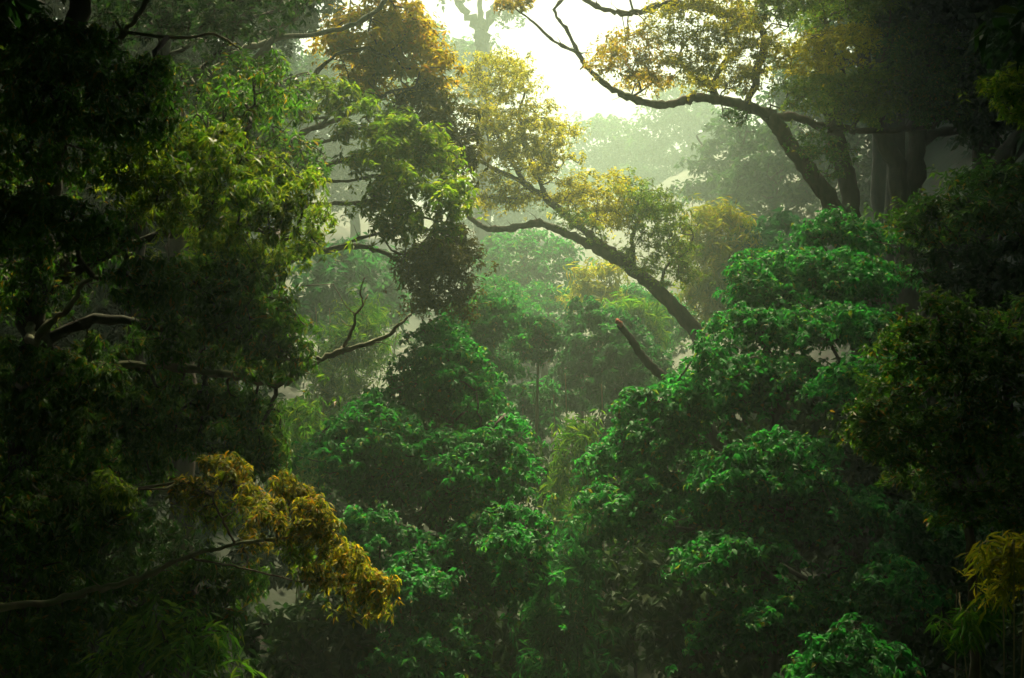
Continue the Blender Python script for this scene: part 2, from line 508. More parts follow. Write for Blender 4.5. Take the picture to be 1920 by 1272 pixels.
# ------------------------------------------------------------------ far trees in the mist
def far_tree(px, top, bot, w, d, label, seed, mat='far', sty='farther', trunk_r=.45, cover=2.2, fork=None, group='far trees fading in the mist'):
    t = Tree('tree', label, d, [(px + 8, bot), (px, .5 * (top + bot)), (px + 4, top + .2 * (bot - top))], trunk_r, trunk_r * .35, 'bark_dark', seed=seed, group=group, sides=8)
    h = bot - top; r = np.random.default_rng(seed)
    for k in range(3):
        s = (-1) ** k
        t.limb([(px + 2, top + h * (.62 - .14 * k)), (px + s * w * .2, top + h * (.42 - .1 * k)), (px + s * w * .38, top + h * (.22 - .05 * k))], trunk_r * .45, .06, sides=6)
    an = np.linspace(0, 2 * np.pi, 13)[:-1]
    rad = .5 * (1 + .22 * r.normal(size=12))
    cyy = top + h * .33
    t.mass([(px + w * q * math.cos(a), cyy + h * .66 * q * math.sin(a)) for a, q in zip(an, rad)], w * d / F * .4, sty, mat, cover=cover, clump=max(26, w * .16), flat=.6, twigs=3, tip=.03)
    return t

far = [  # px, top, bot, width, distance
    (1130, 215, 440, 170, 178, 'pale misty tree right of the bright opening'),
    (1195, 300, 460, 120, 165, 'low misty crown below the white sky patch'),
    (1290, 190, 450, 170, 170, 'tall misty tree under the arching golden bough'),
    (1370, 200, 520, 170, 100, 'grey green misty tree left of leaning dark trunk'),
    (1450, 240, 560, 180, 88, 'dim teal tree behind the leaning dark trunk'),
    (1550, 120, 520, 240, 92, 'dim tree in the gap beside the leaning dark trunk'),
    (1640, -40, 480, 260, 96, 'dim tall tree behind the dark twin trunks'),
    (1030, 310, 450, 140, 168, 'faint pale crown behind the leaning tree foliage'),
    (950, 340, 500, 160, 140, 'misty crown behind the curling limb'),
    (840, 40, 330, 170, 130, 'pale misty crown left of the forked tree'),
    (760, 150, 500, 190, 120, 'misty tree hidden behind the golden crown'),
    (660, 160, 520, 180, 108, 'misty teal tree seen through bare fanned branches'),
    (560, 60, 520, 200, 112, 'misty tree glimpsed between the left bare branches'),
    (440, -60, 480, 240, 105, 'misty tall tree behind the dark left canopy'),
    (1800, -60, 500, 300, 100, 'dim misty tree behind the far right canopy'),
    (250, -40, 500, 300, 100, 'dim misty tree behind the left edge foliage'),
]
for i, (a, b, c, w, d, lab) in enumerate(far):
    far_tree(a, b, c, w, d, lab, 300 + i, sty='far' if d < 116 else 'farther')

fk = Tree('forked_tree', 'tall pale misty tree with forked trunk at top centre', 112, [(908, 420), (906, 220), (905, 95), (903, 62)], .75, .55, 'bark', seed=77)
fk.limb([(903, 62), (880, 30), (850, -10), (820, -60)], .42, .2)
fk.limb([(903, 62), (925, 25), (950, -20), (975, -70)], .40, .18)
fk.limb([(903, 50), (900, 10), (898, -60)], .3, .15)
fk.mass([(800, 0), (760, -90), (850, -190), (980, -180), (1010, -80), (960, -20), (930, 10), (900, -30), (850, 20)], 3.5, 'far', 'far', cover=1.6, clump=34, twigs=4, tip=.03)
fk.mass([(930, 30), (960, 10), (985, 40), (970, 65), (940, 60)], 1.5, 'far', 'far', cover=1.3, clump=22, twigs=4, tip=.02)

# ------------------------------------------------------------------ hazy middle-distance trees
def mid_tree(label, d, px, base, top, poly, thick, mat, sty='far', cover=2.4, clump=22, seed=1, r0=.22, wood='bark', cat='tree', name='tree', group=None, **k):
    t = Tree(name, label, d, [(px + 4, base), (px - 3, .5 * (base + top)), (px, top)], r0, r0 * .4, wood, seed=seed, cat=cat, group=group, sides=8)
    t.mass(poly, thick, sty, mat, cover=cover, clump=clump, **k)
    return t

mid_tree('misty green tree below the curling limb', 80, 985, 600, 480, [(880, 500), (920, 450), (980, 430), (1050, 445), (1095, 490), (1085, 560), (1000, 590), (910, 570)], 3.0, 'emerald', 'far', seed=401, scale=.7)
mid_tree('misty tree on the slope left of the yellow bamboo', 66, 1010, 640, 550, [(930, 590), (960, 540), (1020, 530), (1075, 560), (1080, 620), (1020, 650), (950, 630)], 2.4, 'emerald', 'midsmall', seed=402, scale=1.1, )
mid_tree('misty tree under the leaning trunk, right of the yellow bamboo', 64, 1210, 660, 560, [(1110, 590), (1160, 540), (1230, 530), (1290, 570), (1300, 640), (1230, 670), (1140, 650)], 2.4, 'emerald', 'midsmall', seed=403, scale=1.1)
mid_tree('dim teal tree in the hollow left of the drooping foliage', 62, 650, 640, 480, [(560, 520), (600, 460), (680, 450), (740, 500), (770, 580), (700, 640), (600, 640), (540, 600)], 2.6, 'teal', 'far', seed=404)
mid_tree('dim misty tree behind the right hand broadleaf tree', 62, 1430, 620, 430, [(1360, 480), (1400, 420), (1470, 400), (1530, 440), (1520, 540), (1440, 600), (1370, 570)], 2.6, 'teal', 'far', seed=405)
mid_tree('misty slope tree behind the young slender tree', 56, 930, 700, 560, [(860, 580), (910, 520), (960, 530), (1000, 590), (980, 680), (900, 690)], 2.2, 'emerald', 'midsmall', seed=406, scale=1.1)
mid_tree('dark teal tree with pale straight trunk at centre right', 50, 1092, 1000, 640, [(1045, 720), (1050, 640), (1075, 575), (1110, 550), (1160, 580), (1205, 620), (1245, 660), (1245, 730), (1190, 780), (1110, 770), (1060, 770)], 2.4, 'teal', 'mid', seed=407, wood='bark_pale', cover=3.6, r0=.17)
mid_tree('dark leafy tree behind the thin pale stem', 47, 960, 1000, 780, [(900, 790), (940, 730), (1000, 710), (1050, 730), (1060, 800), (1000, 850), (920, 850)], 1.8, 'teal', 'mid', seed=408, cover=3)
mid_tree('dim bushy tree below the broken leaning stump', 42, 1150, 1080, 850, [(1090, 830), (1130, 780), (1210, 770), (1260, 830), (1230, 940), (1150, 980), (1090, 920)], 2.0, 'dark', 'mid', seed=409, cover=3)
yt = mid_tree('young slender tree with thin pale stem and bright green top', 43, 1010, 1010, 625, [(955, 650), (975, 605), (1005, 585), (1038, 608), (1050, 655), (1015, 690), (970, 680)], .9, 'emerald', 'broad', seed=410, wood='cane', cover=3.4, r0=.09, clump=18, flat=.4, loose_f=.4, scale=.9, name='young_tree')

# ------------------------------------------------------------------ bamboo
def bamboo(label, d, poly, canes, mat, seed, cover=4, thick=1.0, scale=1.0, cane_r=.035, clump=32):
    r = np.random.default_rng(seed)
    pp = np.array(poly, float); cx = pp[:, 0].mean(); bot = pp[:, 1].max(); top = pp[:, 1].min()
    b0 = P(cx, bot, d); root = thing('bamboo_clump', label, 'bamboo', (b0[0], d, ground_z(b0[0], d)))
    nodes = []
    for i in range(canes):
        f = (i + .5) / canes
        x0 = cx + (f - .5) * (pp[:, 0].max() - pp[:, 0].min()) * .6 + 6 * r.normal(); dd = d + .6 * r.normal()
        tp = P(x0 + 25 * r.normal(), top + .2 * (bot - top) * r.random(), dd)
        bs = P(x0, bot, dd); bs[2] = ground_z(bs[0], dd) - .1
        md = .5 * (bs + tp) + np.array([.15 * r.normal(), .1 * r.normal(), 0])
        c = catmull([bs, md, tp], 8)
        rad = np.linspace(cane_r, cane_r * .35, len(c)) * np.where(np.arange(len(c)) % 2, .88, 1.1)
        bb = Buf(); tube(bb, c, rad, 6, 0, r)
        emit('cane', bb, M['cane'], root, True); nodes.append(c[len(c) // 3:])
    mass(root, poly, d, thick, 'bamboo', M[mat], wood=M['cane'], attach=np.vstack(nodes), cover=cover, clump=clump, flat=.7, seed=seed, scale=scale, twigs=3, tip=.006, droopy=.5, name='spray')
    return root

bamboo('bright green feathery bamboo at the centre of the hollow', 35, [(1025, 900), (1050, 810), (1085, 770), (1125, 830), (1125, 950), (1085, 1050), (1020, 1010)], 5, 'bamboo', 501, cover=2.6)
bamboo('dark bamboo at the bottom between the two broadleaf trees', 28, [(1000, 1040), (1060, 960), (1110, 1000), (1125, 1140), (1110, 1290), (990, 1290), (985, 1150)], 5, 'teal', 502, cover=2.6)
bamboo('small yellow bamboo patch beneath the leaning trunk', 62, [(1075, 515), (1100, 480), (1135, 472), (1170, 500), (1155, 555), (1100, 565)], 4, 'bamboo_gold', 503, scale=1.6)
bamboo('tall hazy yellow green bamboo right of the leaning trunk', 60, [(1290, 560), (1290, 440), (1320, 385), (1365, 372), (1400, 410), (1405, 510), (1370, 580), (1320, 600)], 6, 'bamboo_gold', 504, scale=1.5)
bamboo('yellowish bamboo slope left of the leaning trunk base', 56, [(1140, 560), (1200, 545), (1260, 600), (1240, 650), (1160, 640)], 4, 'bamboo', 505, scale=1.5)
bamboo('dim feathery bamboo below the bare dead branch', 44, [(560, 790), (590, 690), (620, 600), (680, 560), (725, 600), (705, 680), (650, 770), (600, 840)], 6, 'bamboo', 506, cover=3)
bamboo('dark bamboo tucked left of the big emerald tree', 36, [(515, 790), (545, 730), (600, 760), (620, 850), (590, 930), (530, 900)], 4, 'bamboo', 507, cover=3)

for k, (x, y0, y1, d, lab) in enumerate([(1040, 740, 1000, 41, 'thin yellow cane standing right of the slender young tree'), (1062, 700, 1000, 44, 'thin yellow cane just left of the pale straight trunk'), (1130, 720, 1000, 43, 'thin pale cane right of the pale straight trunk'), (980, 690, 1000, 45, 'thin pale cane standing left of the slender young tree')]):
    t = Tree('bamboo_cane', lab, d, [(x, y1), (x + 2, .5 * (y0 + y1)), (x - 2, y0)], .035, .02, 'cane', 'bamboo', 'single canes in the hollow', 520 + k, sides=6, wob=.1)

# ------------------------------------------------------------------ leaning golden tree at the centre
m = Tree('leaning_tree', 'dark leaning tree arching left across the misty opening', 45, [(1420, 800), (1360, 700), (1305, 622), (1250, 562), (1200, 515)], .33, .21, 'bark', seed=601, wob=.1)
m.limb([(1200, 515), (1150, 485), (1110, 462), (1060, 437), (1012, 420), (965, 428), (920, 430), (892, 418), (872, 392), (880, 375), (930, 370), (990, 375)], .18, .035, wob=.15)
m.limb([(1200, 515), (1165, 485), (1130, 460), (1080, 420), (1030, 378), (985, 345), (930, 318), (893, 298)], .17, .06, wob=.15)
m.limb([(1030, 378), (1000, 320), (985, 270), (975, 215), (985, 170)], .09, .03)
m.limb([(985, 345), (940, 270), (915, 200), (905, 140)], .09, .03)
m.limb([(1190, 505), (1185, 450), (1200, 400), (1190, 360)], .10, .03)
m.limb([(1235, 550), (1250, 500), (1290, 470), (1300, 440)], .06, .02)
sk = dict(cover=1.7, clump=27, flat=.6, twigs=8, tip=.007, back=.6, loose_f=.38)
m.mass([(868, 180), (872, 120), (930, 103), (985, 120), (1000, 165), (1020, 175), (960, 200), (900, 220)], 1.3, 'small', 'yellow', **sk)
m.mass([(900, 220), (960, 200), (1040, 190), (1062, 225), (1075, 290), (1066, 330), (1000, 340), (930, 310), (890, 280)], 1.4, 'small', 'yellow', **sk)
m.mass([(870, 330), (920, 315), (1000, 345), (1010, 375), (950, 400), (890, 385)], 1.0, 'small', 'yellow', **{**sk, 'cover': 1.1})
m.mass([(1040, 375), (1055, 345), (1100, 322), (1150, 330), (1180, 350), (1170, 440), (1110, 430), (1060, 400)], 1.2, 'small', 'yellow', **{**sk, 'cover': 1.6})
m.mass([(1180, 350), (1240, 350), (1280, 400), (1312, 470), (1295, 545), (1240, 525), (1195, 470), (1170, 440)], 1.2, 'small', 'lime', **{**sk, 'cover': 1.5})

m.mass([(1030, 385), (1080, 400), (1150, 440), (1200, 480), (1260, 540), (1230, 545), (1150, 475), (1080, 440), (1020, 410)], .7, 'small', 'lime', **{**sk, 'cover': 1.0})
st = Tree('broken_trunk', 'short dark broken leaning trunk with reddish snapped end', 32, [(1350, 840), (1290, 760), (1250, 712), (1215, 682), (1186, 640), (1160, 607)], .16, .075, 'bark_dark', 'dead trunk', seed=640, wob=.12)
bb = Buf(); limb(bb, px_path([(1165, 613), (1158, 600)], 32), .078, .05, 7, 4, .3, .2); emit('snapped_end', bb, M['bark_red'], st.root, True)

# ------------------------------------------------------------------ arching tree on the right
o = Tree('arching_tree', 'tall dark trunked tree reaching a long golden bough over the opening', 40, [(1640, 560), (1590, 440), (1550, 368), (1500, 300), (1462, 240), (1440, 214)], .30, .21, 'bark', seed=701, wob=.08)
o.limb([(1440, 214), (1400, 200), (1350, 188), (1300, 184), (1255, 196), (1212, 193), (1170, 178), (1135, 158), (1100, 125), (1080, 98), (1040, 78), (1000, 42), (965, 15)], .17, .025, wob=.12)
o.limb([(1090, 110), (1065, 60), (1040, 20), (1065, -10), (1080, -40)], .06, .03)
o.limb([(1350, 188), (1330, 160), (1290, 135), (1275, 100), (1300, 60)], .10, .03)
o.limb([(1335, 186), (1345, 140), (1375, 100), (1420, 85)], .10, .03)
o.limb([(1440, 214), (1500, 222), (1560, 238), (1640, 245), (1750, 240)], .15, .07)
o.limb([(1560, 238), (1590, 170), (1570, 110), (1545, 60)], .10, .03)
o.limb([(1600, 240), (1640, 160), (1660, 90)], .10, .03)
o.limb([(1400, 200), (1430, 60), (1330, 20), (1250, 8), (1200, 22), (1165, 26), (1120, 12), (1080, -12)], .13, .06)
sk = dict(cover=1.8, clump=28, flat=.6, twigs=7, tip=.007, loose_f=.35)  # boughs by the opening: warm glow put into the gold leaf colour
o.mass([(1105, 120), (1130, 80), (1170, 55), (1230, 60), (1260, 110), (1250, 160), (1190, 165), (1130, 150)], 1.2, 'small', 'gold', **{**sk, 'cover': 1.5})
o.mass([(1180, 60), (1230, 20), (1320, -20), (1400, 0), (1425, 70), (1400, 110), (1300, 100), (1240, 90)], 1.3, 'small', 'yellow', **sk)
o.mass([(1250, 110), (1300, 95), (1400, 105), (1440, 150), (1400, 185), (1320, 175), (1270, 155)], 1.2, 'small', 'yellow', **{**sk, 'cover': 1.8})
o.mass([(1400, 110), (1430, 60), (1500, 90), (1560, 50), (1620, 35), (1660, 80), (1600, 130), (1500, 150)], 1.3, 'small', 'yellow', **sk)
o.mass([(1640, 60), (1720, 30), (1800, 70), (1830, 150), (1800, 235), (1720, 240), (1680, 180)], 1.2, 'small', 'olive', **sk)
o.mass([(1400, -20), (1500, -60), (1640, -60), (1700, 0), (1640, 40), (1500, 60), (1420, 50)], 1.2, 'small', 'lime', **{**sk, 'cover': 1.8})
o.mass([(1420, 150), (1520, 145), (1620, 130), (1690, 120), (1690, 215), (1580, 235), (1470, 205)], 1.4, 'small', 'lime', **sk)
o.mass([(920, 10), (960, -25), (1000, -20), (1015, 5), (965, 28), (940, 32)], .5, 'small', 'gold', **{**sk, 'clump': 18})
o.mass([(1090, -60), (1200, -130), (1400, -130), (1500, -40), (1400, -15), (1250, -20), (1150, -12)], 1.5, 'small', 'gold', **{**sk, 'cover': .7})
o.mass([(1480, 250), (1560, 250), (1610, 290), (1580, 350), (1510, 320)], .8, 'small', 'olive', **{**sk, 'cover': .9})
o.mass([(1350, 205), (1390, 205), (1400, 235), (1370, 240)], .4, 'small', 'olive', **{**sk, 'cover': 1.2, 'clump': 14})

# dark trunks on the right bank
p1 = Tree('tree', 'dark slim trunked tree behind the arching tree', 44, [(1600, 470), (1590, 350), (1572, 270), (1555, 180), (1535, 60), (1560, -60)], .36, .2, 'bark_dark', seed=751, wob=.08)
p1.mass([(1580, -60), (1640, -180), (1760, -200), (1840, -100), (1760, -30), (1660, -30)], 2.0, 'far', 'dark', cover=2.5, clump=40, twigs=3)
p2 = Tree('twin_trunk_tree', 'massive dark twin trunked tree on the right bank', 45, [(1700, 520), (1690, 400), (1680, 310), (1650, 245), (1625, 160), (1612, 40), (1605, -80)], .40, .2, 'bark_dark', seed=752, wob=.08)
p2.limb([(1700, 460), (1712, 380), (1718, 280), (1735, 160), (1750, 40), (1760, -80)], .34, .2, name='second_trunk', sides=10, wob=.08)
p2.limb([(1718, 290), (1760, 250), (1840, 235), (1900, 180)], .2, .08)
for q, (pol, c) in enumerate([([(1590, 0), (1640, -90), (1800, -160), (1900, -100), (1880, 20), (1760, 80), (1640, 90)], 3), ([(1690, 90), (1780, 60), (1880, 40), (1960, 100), (1960, 260), (1850, 280), (1760, 230), (1690, 210)], 3.2)]):
    p2.mass(pol, 2.2, 'mid', 'dark', d=42, cover=c, clump=42, twigs=4)
p3 = Tree('tree', 'dark leaning trunk at the far right edge behind the bushes', 36, [(1760, 520), (1800, 420), (1860, 330), (1930, 240), (1990, 160)], .40, .25, 'bark_dark', seed=753, wob=.08)
p3.mass([(1860, 60), (1960, -60), (2150, -60), (2200, 120), (2080, 240), (1940, 240), (1890, 160)], 2.4, 'far', 'dark', cover=3, clump=46, twigs=3)
p4 = Tree('tree', 'dark thick trunk beyond the twin trunks', 42, [(1840, 470), (1850, 330), (1845, 180), (1850, -20), (1860, -200)], .5, .3, 'bark_dark', seed=754, wob=.06)
p4.mass([(1700, -40), (1760, -240), (1980, -260), (2060, -60), (1960, 40), (1860, 60), (1780, 30)], 3, 'far', 'dark', cover=2.2, clump=46, twigs=3)

# ------------------------------------------------------------------ left side trees
b = Tree('golden_tree', 'tall tree with golden top and green domed boughs left of centre', 33, [(335, 950), (345, 620), (337, 420), (330, 250), (318, 172)], .38, .2, 'bark', seed=801)
b.limb([(325, 185), (400, 132), (450, 96), (530, 72), (640, 55), (712, 14), (740, -40)], .10, .035, 'bark_pale')
b.limb([(333, 250), (420, 180), (480, 110), (540, 40), (585, -30)], .13, .06)
b.limb([(335, 300), (430, 215), (540, 190), (620, 110), (690, 90)], .11, .03)
b.limb([(335, 330), (430, 285), (520, 268), (600, 238), (700, 192), (735, 170)], .12, .03, 'bark_pale')
b.limb([(337, 420), (450, 372), (560, 332), (650, 300), (760, 282), (875, 256)], .13, .02)
b.limb([(338, 470), (480, 405), (560, 387), (640, 382), (700, 384), (760, 398), (845, 422)], .10, .02, 'bark_pale')
b.limb([(340, 560), (450, 512), (540, 490), (640, 462), (700, 468), (745, 488), (805, 520)], .12, .03, 'bark_dark')
b.limb([(640, 462), (700, 440), (790, 430), (840, 440)], .05, .02, 'bark_dark')
b.limb([(520, 268), (600, 270), (680, 240), (760, 250)], .05, .02)
b.limb([(560, 332), (640, 340), (720, 330), (790, 345)], .06, .02)
sk = dict(cover=3.4, clump=38, flat=.6, twigs=6, sag=.3)
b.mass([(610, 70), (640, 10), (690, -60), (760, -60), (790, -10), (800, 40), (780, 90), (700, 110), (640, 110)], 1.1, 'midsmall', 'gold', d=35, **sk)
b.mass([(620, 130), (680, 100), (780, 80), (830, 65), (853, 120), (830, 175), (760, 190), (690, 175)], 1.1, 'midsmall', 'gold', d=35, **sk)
b.mass([(755, 190), (850, 135), (890, 200), (896, 270), (862, 320), (795, 300), (750, 245)], 1.0, 'midsmall', 'bronze', d=34.5, **sk)
b.mass([(640, 210), (700, 182), (770, 200), (832, 262), (832, 312), (760, 330), (660, 312), (630, 255)], 1.0, 'midsmall', 'lime', d=31.5, **sk)
b.mass([(515, 175), (590, 145), (680, 160), (705, 190), (640, 215), (545, 218)], .9, 'midsmall', 'lime', d=32, **{**sk, 'cover': 2.4, 'clump': 28})
b.mass([(690, 350), (790, 312), (862, 340), (882, 400), (850, 440), (760, 445), (690, 420)], 1.0, 'midsmall', 'lime', d=30.5, **sk)
b.mass([(745, 450), (800, 440), (860, 400), (888, 460), (892, 530), (862, 600), (835, 560), (800, 592), (765, 530)], .9, 'small', 'bronze', d=32, **{**sk, 'cover': 3.0, 'clump': 30, 'droopy': .8, 'twigs': 9})
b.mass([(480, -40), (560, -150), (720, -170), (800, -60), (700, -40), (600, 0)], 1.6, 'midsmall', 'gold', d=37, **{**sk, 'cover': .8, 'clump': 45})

f1 = Tree('tree', 'dark open crowned tree behind the bare branches at upper left', 47, [(420, 900), (430, 500), (425, 250), (440, 60), (450, -120)], .45, .22, 'bark_dark', seed=811)
f1.limb([(428, 330), (480, 220), (500, 100), (530, -40)], .16, .06)
f1.limb([(426, 260), (380, 140), (330, 40), (300, -60)], .16, .06)
for pol in ([(340, 120), (420, 70), (520, 130), (560, 210), (530, 300), (420, 310), (345, 240)], [(370, -60), (460, -140), (640, -100), (610, 50), (500, 90), (390, 60)], [(150, -80), (250, -150), (370, -80), (340, 40), (240, 70), (160, 20)]):
    f1.mass(pol, 2.0, 'mid', 'dark', cover=2.4, clump=40, twigs=3)
f3 = Tree('tree', 'tangled thin branched tree at the top left behind the glossy leaves', 29, [(250, 1000), (255, 600), (265, 350), (290, 200), (310, 60), (330, -80)], .26, .1, 'bark_dark', seed=813)
f3.limb([(285, 220), (360, 150), (440, 60), (500, -40)], .1, .03)
f3.limb([(275, 300), (380, 230), (480, 180), (560, 140)], .1, .02)
f3.limb([(300, 120), (400, 60), (520, 20), (640, -20)], .07, .02)
f3.limb([(270, 340), (400, 330), (500, 300), (580, 300)], .08, .02)
for pol in ([(150, 60), (180, -60), (320, -60), (330, 40), (280, 90)], [(300, 10), (380, -60), (520, -60), (620, -30), (560, 60), (430, 90), (330, 100)], [(320, 120), (430, 95), (540, 110), (560, 200), (480, 250), (360, 240)], [(370, 260), (500, 250), (600, 270), (610, 350), (520, 370), (420, 340)]):
    f3.mass(pol, 1.2, 'midsmall', 'dark' if pol[0][1] < 100 else 'olive', cover=1.5, clump=30, twigs=9, flat=.5, loose_f=.4)
f2 = Tree('tree', 'very dark tree filling the gaps behind the left foliage', 40, [(170, 1100), (180, 700), (190, 400), (200, 150)], .5, .2, 'bark_dark', seed=812)
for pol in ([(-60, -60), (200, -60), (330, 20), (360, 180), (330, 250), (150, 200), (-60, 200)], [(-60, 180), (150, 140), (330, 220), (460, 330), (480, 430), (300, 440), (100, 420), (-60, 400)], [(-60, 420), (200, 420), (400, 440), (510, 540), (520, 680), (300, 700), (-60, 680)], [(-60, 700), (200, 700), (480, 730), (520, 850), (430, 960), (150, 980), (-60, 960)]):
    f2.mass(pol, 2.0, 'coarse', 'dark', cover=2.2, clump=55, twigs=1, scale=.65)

# near left tree with drooping glossy leaves
a = Tree('glossy_leaved_tree', 'big dark tree with drooping glossy leaves filling the left edge', 23.5, [(20, 1300), (45, 900), (65, 600), (85, 380), (125, 150), (170, -80)], .34, .17, 'bark_dark', seed=821)
a.limb([(75, 520), (150, 480), (230, 412), (300, 330), (400, 282), (500, 300)], .15, .03)
a.limb([(70, 560), (160, 500), (300, 440), (420, 430), (520, 430)], .12, .03)
a.limb([(110, 158), (155, 130), (210, 85), (236, 60), (268, 15), (300, -40)], .07, .03, 'bark_pale', d=22)
a.limb([(236, 61), (330, 72), (400, 65), (450, 92)], .035, .012, 'bark_pale', d=22)
a.limb([(60, 640), (100, 600), (135, 570), (165, 525), (240, 522)], .08, .02, 'bark_pale', d=22)
a.limb([(60, 650), (180, 600), (320, 620), (430, 640), (540, 630)], .11, .03)
a.limb([(58, 720), (180, 690), (300, 688), (430, 706), (520, 718), (560, 700), (605, 672), (665, 652), (722, 634), (745, 612), (770, 590)], .10, .018, 'bark_pale', name='dead_branch', d=23, gnarl=.14)
a.limb([(640, 660), (650, 640), (664, 612), (666, 590), (680, 572), (676, 545), (684, 520)], .035, .008, 'bark_pale', name='dead_branch', d=23, gnarl=.14)
a.limb([(666, 590), (655, 580), (648, 574)], .015, .006, 'bark_pale', name='dead_branch', d=23)
glossy = big_leaf_mesh('olive_leaf_blade', .17, .055, M['olive'])
sk = dict(cover=2.7, clump=40, flat=.5, twigs=4, sag=.45, scale=.85)
a.mass([(-20, 40), (90, 20), (200, 50), (300, 110), (345, 190), (330, 250), (250, 270), (120, 250), (-20, 240)], 1.2, 'lance', 'olive', d=22, big=45, bigmesh=glossy, **sk)
a.mass([(200, 280), (330, 235), (430, 235), (500, 290), (590, 330), (603, 400), (590, 470), (500, 500), (400, 470), (300, 420), (220, 370)], 1.3, 'lance', 'lime', big=80, bigmesh=glossy, **sk)
a.mass([(-20, 345), (120, 345), (225, 385), (238, 450), (120, 475), (-20, 480)], .9, 'lance', 'olive', d=21, big=40, bigmesh=glossy, **sk)
a.mass([(190, 520), (250, 480), (310, 475), (350, 540), (300, 580), (230, 560)], .6, 'lance', 'olive', d=22, big=30, bigmesh=glossy, **{**sk, 'clump': 34})
a.mass([(330, 470), (420, 460), (500, 480), (560, 560), (587, 620), (585, 690), (500, 705), (430, 680), (330, 690), (240, 630), (280, 570)], 1.2, 'lance', 'olive', big=45, bigmesh=glossy, **sk)
a.mass([(-20, 620), (180, 620), (330, 690), (500, 740), (540, 830), (500, 900), (330, 860), (150, 900), (-20, 880)], 1.2, 'lance', 'olive', d=24, big=30, bigmesh=glossy, **{**sk, 'cover': 3.2})
a.mass([(-20, 250), (120, 255), (260, 275), (220, 350), (120, 345), (-20, 340)], .9, 'lance', 'olive', d=23, **{**sk, 'cover': 1.6})
a.mass([(-20, 480), (120, 475), (240, 450), (200, 540), (100, 600), (-20, 610)], .9, 'lance', 'olive', d=24, **{**sk, 'cover': 1.4})
a.mass([(-20, 860), (100, 880), (230, 870), (260, 960), (180, 1050), (-20, 1060)], .9, 'lance', 'olive', d=22, **{**sk, 'cover': 2.0})
a.mass([(-20, 1060), (110, 1050), (170, 1110), (140, 1290), (-20, 1290)], .9, 'lance', 'olive', d=21, **{**sk, 'cover': 1.8})
a.mass([(330, 250), (420, 120), (520, 100), (560, 160), (480, 230)], .8, 'lance', 'olive', d=25, **{**sk, 'cover': .9})
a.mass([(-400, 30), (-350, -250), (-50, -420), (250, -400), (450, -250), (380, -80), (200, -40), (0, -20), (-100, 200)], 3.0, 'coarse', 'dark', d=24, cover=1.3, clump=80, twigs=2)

# golden spray, lower left
dtr = Tree('golden_bough_tree', 'golden yellow leafy bough reaching in from the lower left', 19, [(-150, 1350), (-140, 1240), (-100, 1170), (-60, 1158)], .12, .08, 'bark', seed=831)
dtr.limb([(-60, 1158), (0, 1140), (90, 1130), (180, 1105), (260, 1085), (350, 1045), (440, 1020), (520, 1010), (570, 1000)], .06, .015, 'bark_pale')
dtr.limb([(360, 1046), (420, 1058), (480, 1072), (560, 1090), (640, 1100)], .022, .008)
dtr.limb([(440, 1020), (420, 980), (400, 930), (430, 900)], .02, .008)
gl = big_leaf_mesh('gold_leaf_blade', .105, .036, M['amber'])
sk = dict(cover=1.5, clump=21, flat=.38, twigs=8, sag=.6, scale=.68, loose_f=.4)
sprays = [(365, 915, 48, 26), (425, 878, 52, 26), (480, 925, 50, 24), (405, 955, 46, 20), (545, 918, 50, 26), (590, 955, 46, 26), (520, 975, 50, 22), (610, 1000, 50, 26),
          (555, 1030, 40, 20), (655, 1040, 48, 26), (605, 1072, 42, 20), (695, 1080, 44, 28), (690, 1122, 40, 18), (215, 905, 46, 22), (470, 1005, 34, 14)]
for i, (x, y, rx, ry) in enumerate(sprays):
    fr = np.random.default_rng(660 + i); an = np.linspace(0, 2 * np.pi, 11)[:-1]; q_ = 1 + .22 * fr.normal(size=10)
    dtr.mass([(x + rx * c_ * math.cos(t_), y + .35 * rx * c_ * math.cos(t_) + ry * c_ * math.sin(t_)) for t_, c_ in zip(an, q_)], .3, 'lance', 'lime' if i in (3, 8, 13) else 'amber', d=19 + .5 * fr.normal(),
             cover=1.25, clump=17, flat=.35, twigs=6, sag=.7, scale=.62 + .12 * fr.random(), loose_f=.45, big=10 if i < 13 else 0, bigmesh=gl, tip=.004)

def shrub(label, d, poly, mat, sty, seed, thick=.9, name='shrub', **k):
    pp = np.array(poly, float); cx = pp[:, 0].mean(); bot = pp[:, 1].max(); top = pp[:, 1].min()
    t = Tree(name, label, d, [(cx, bot), (cx - 4, .5 * (bot + top)), (cx + 4, top + .25 * (bot - top))], k.pop('r0', .06), .02, 'bark_dark', cat='shrub', seed=seed, sides=6)
    t.mass(poly, thick, sty, mat, **k)
    return t
shrub('dark leafy shrub under the golden bough', 21.5, [(200, 1100), (330, 1050), (470, 1060), (505, 1120), (430, 1180), (250, 1170)], 'olive', 'lance', 841, cover=2.5)
shrub('near black feathery shrub at the bottom left', 20, [(150, 1290), (200, 1190), (300, 1150), (420, 1180), (440, 1290)], 'bamboo', 'bamboo', 842, cover=2)
shrub('dim shrub behind the golden bough', 26, [(0, 1010), (60, 930), (200, 920), (330, 980), (350, 1060), (200, 1080), (20, 1080)], 'dark', 'lance', 843, cover=2.5)
shrub('black shrub filling the bottom between golden bough and emerald tree', 25, [(440, 1290), (460, 1160), (560, 1120), (680, 1170), (690, 1290)], 'dark', 'mid', 844, cover=2)

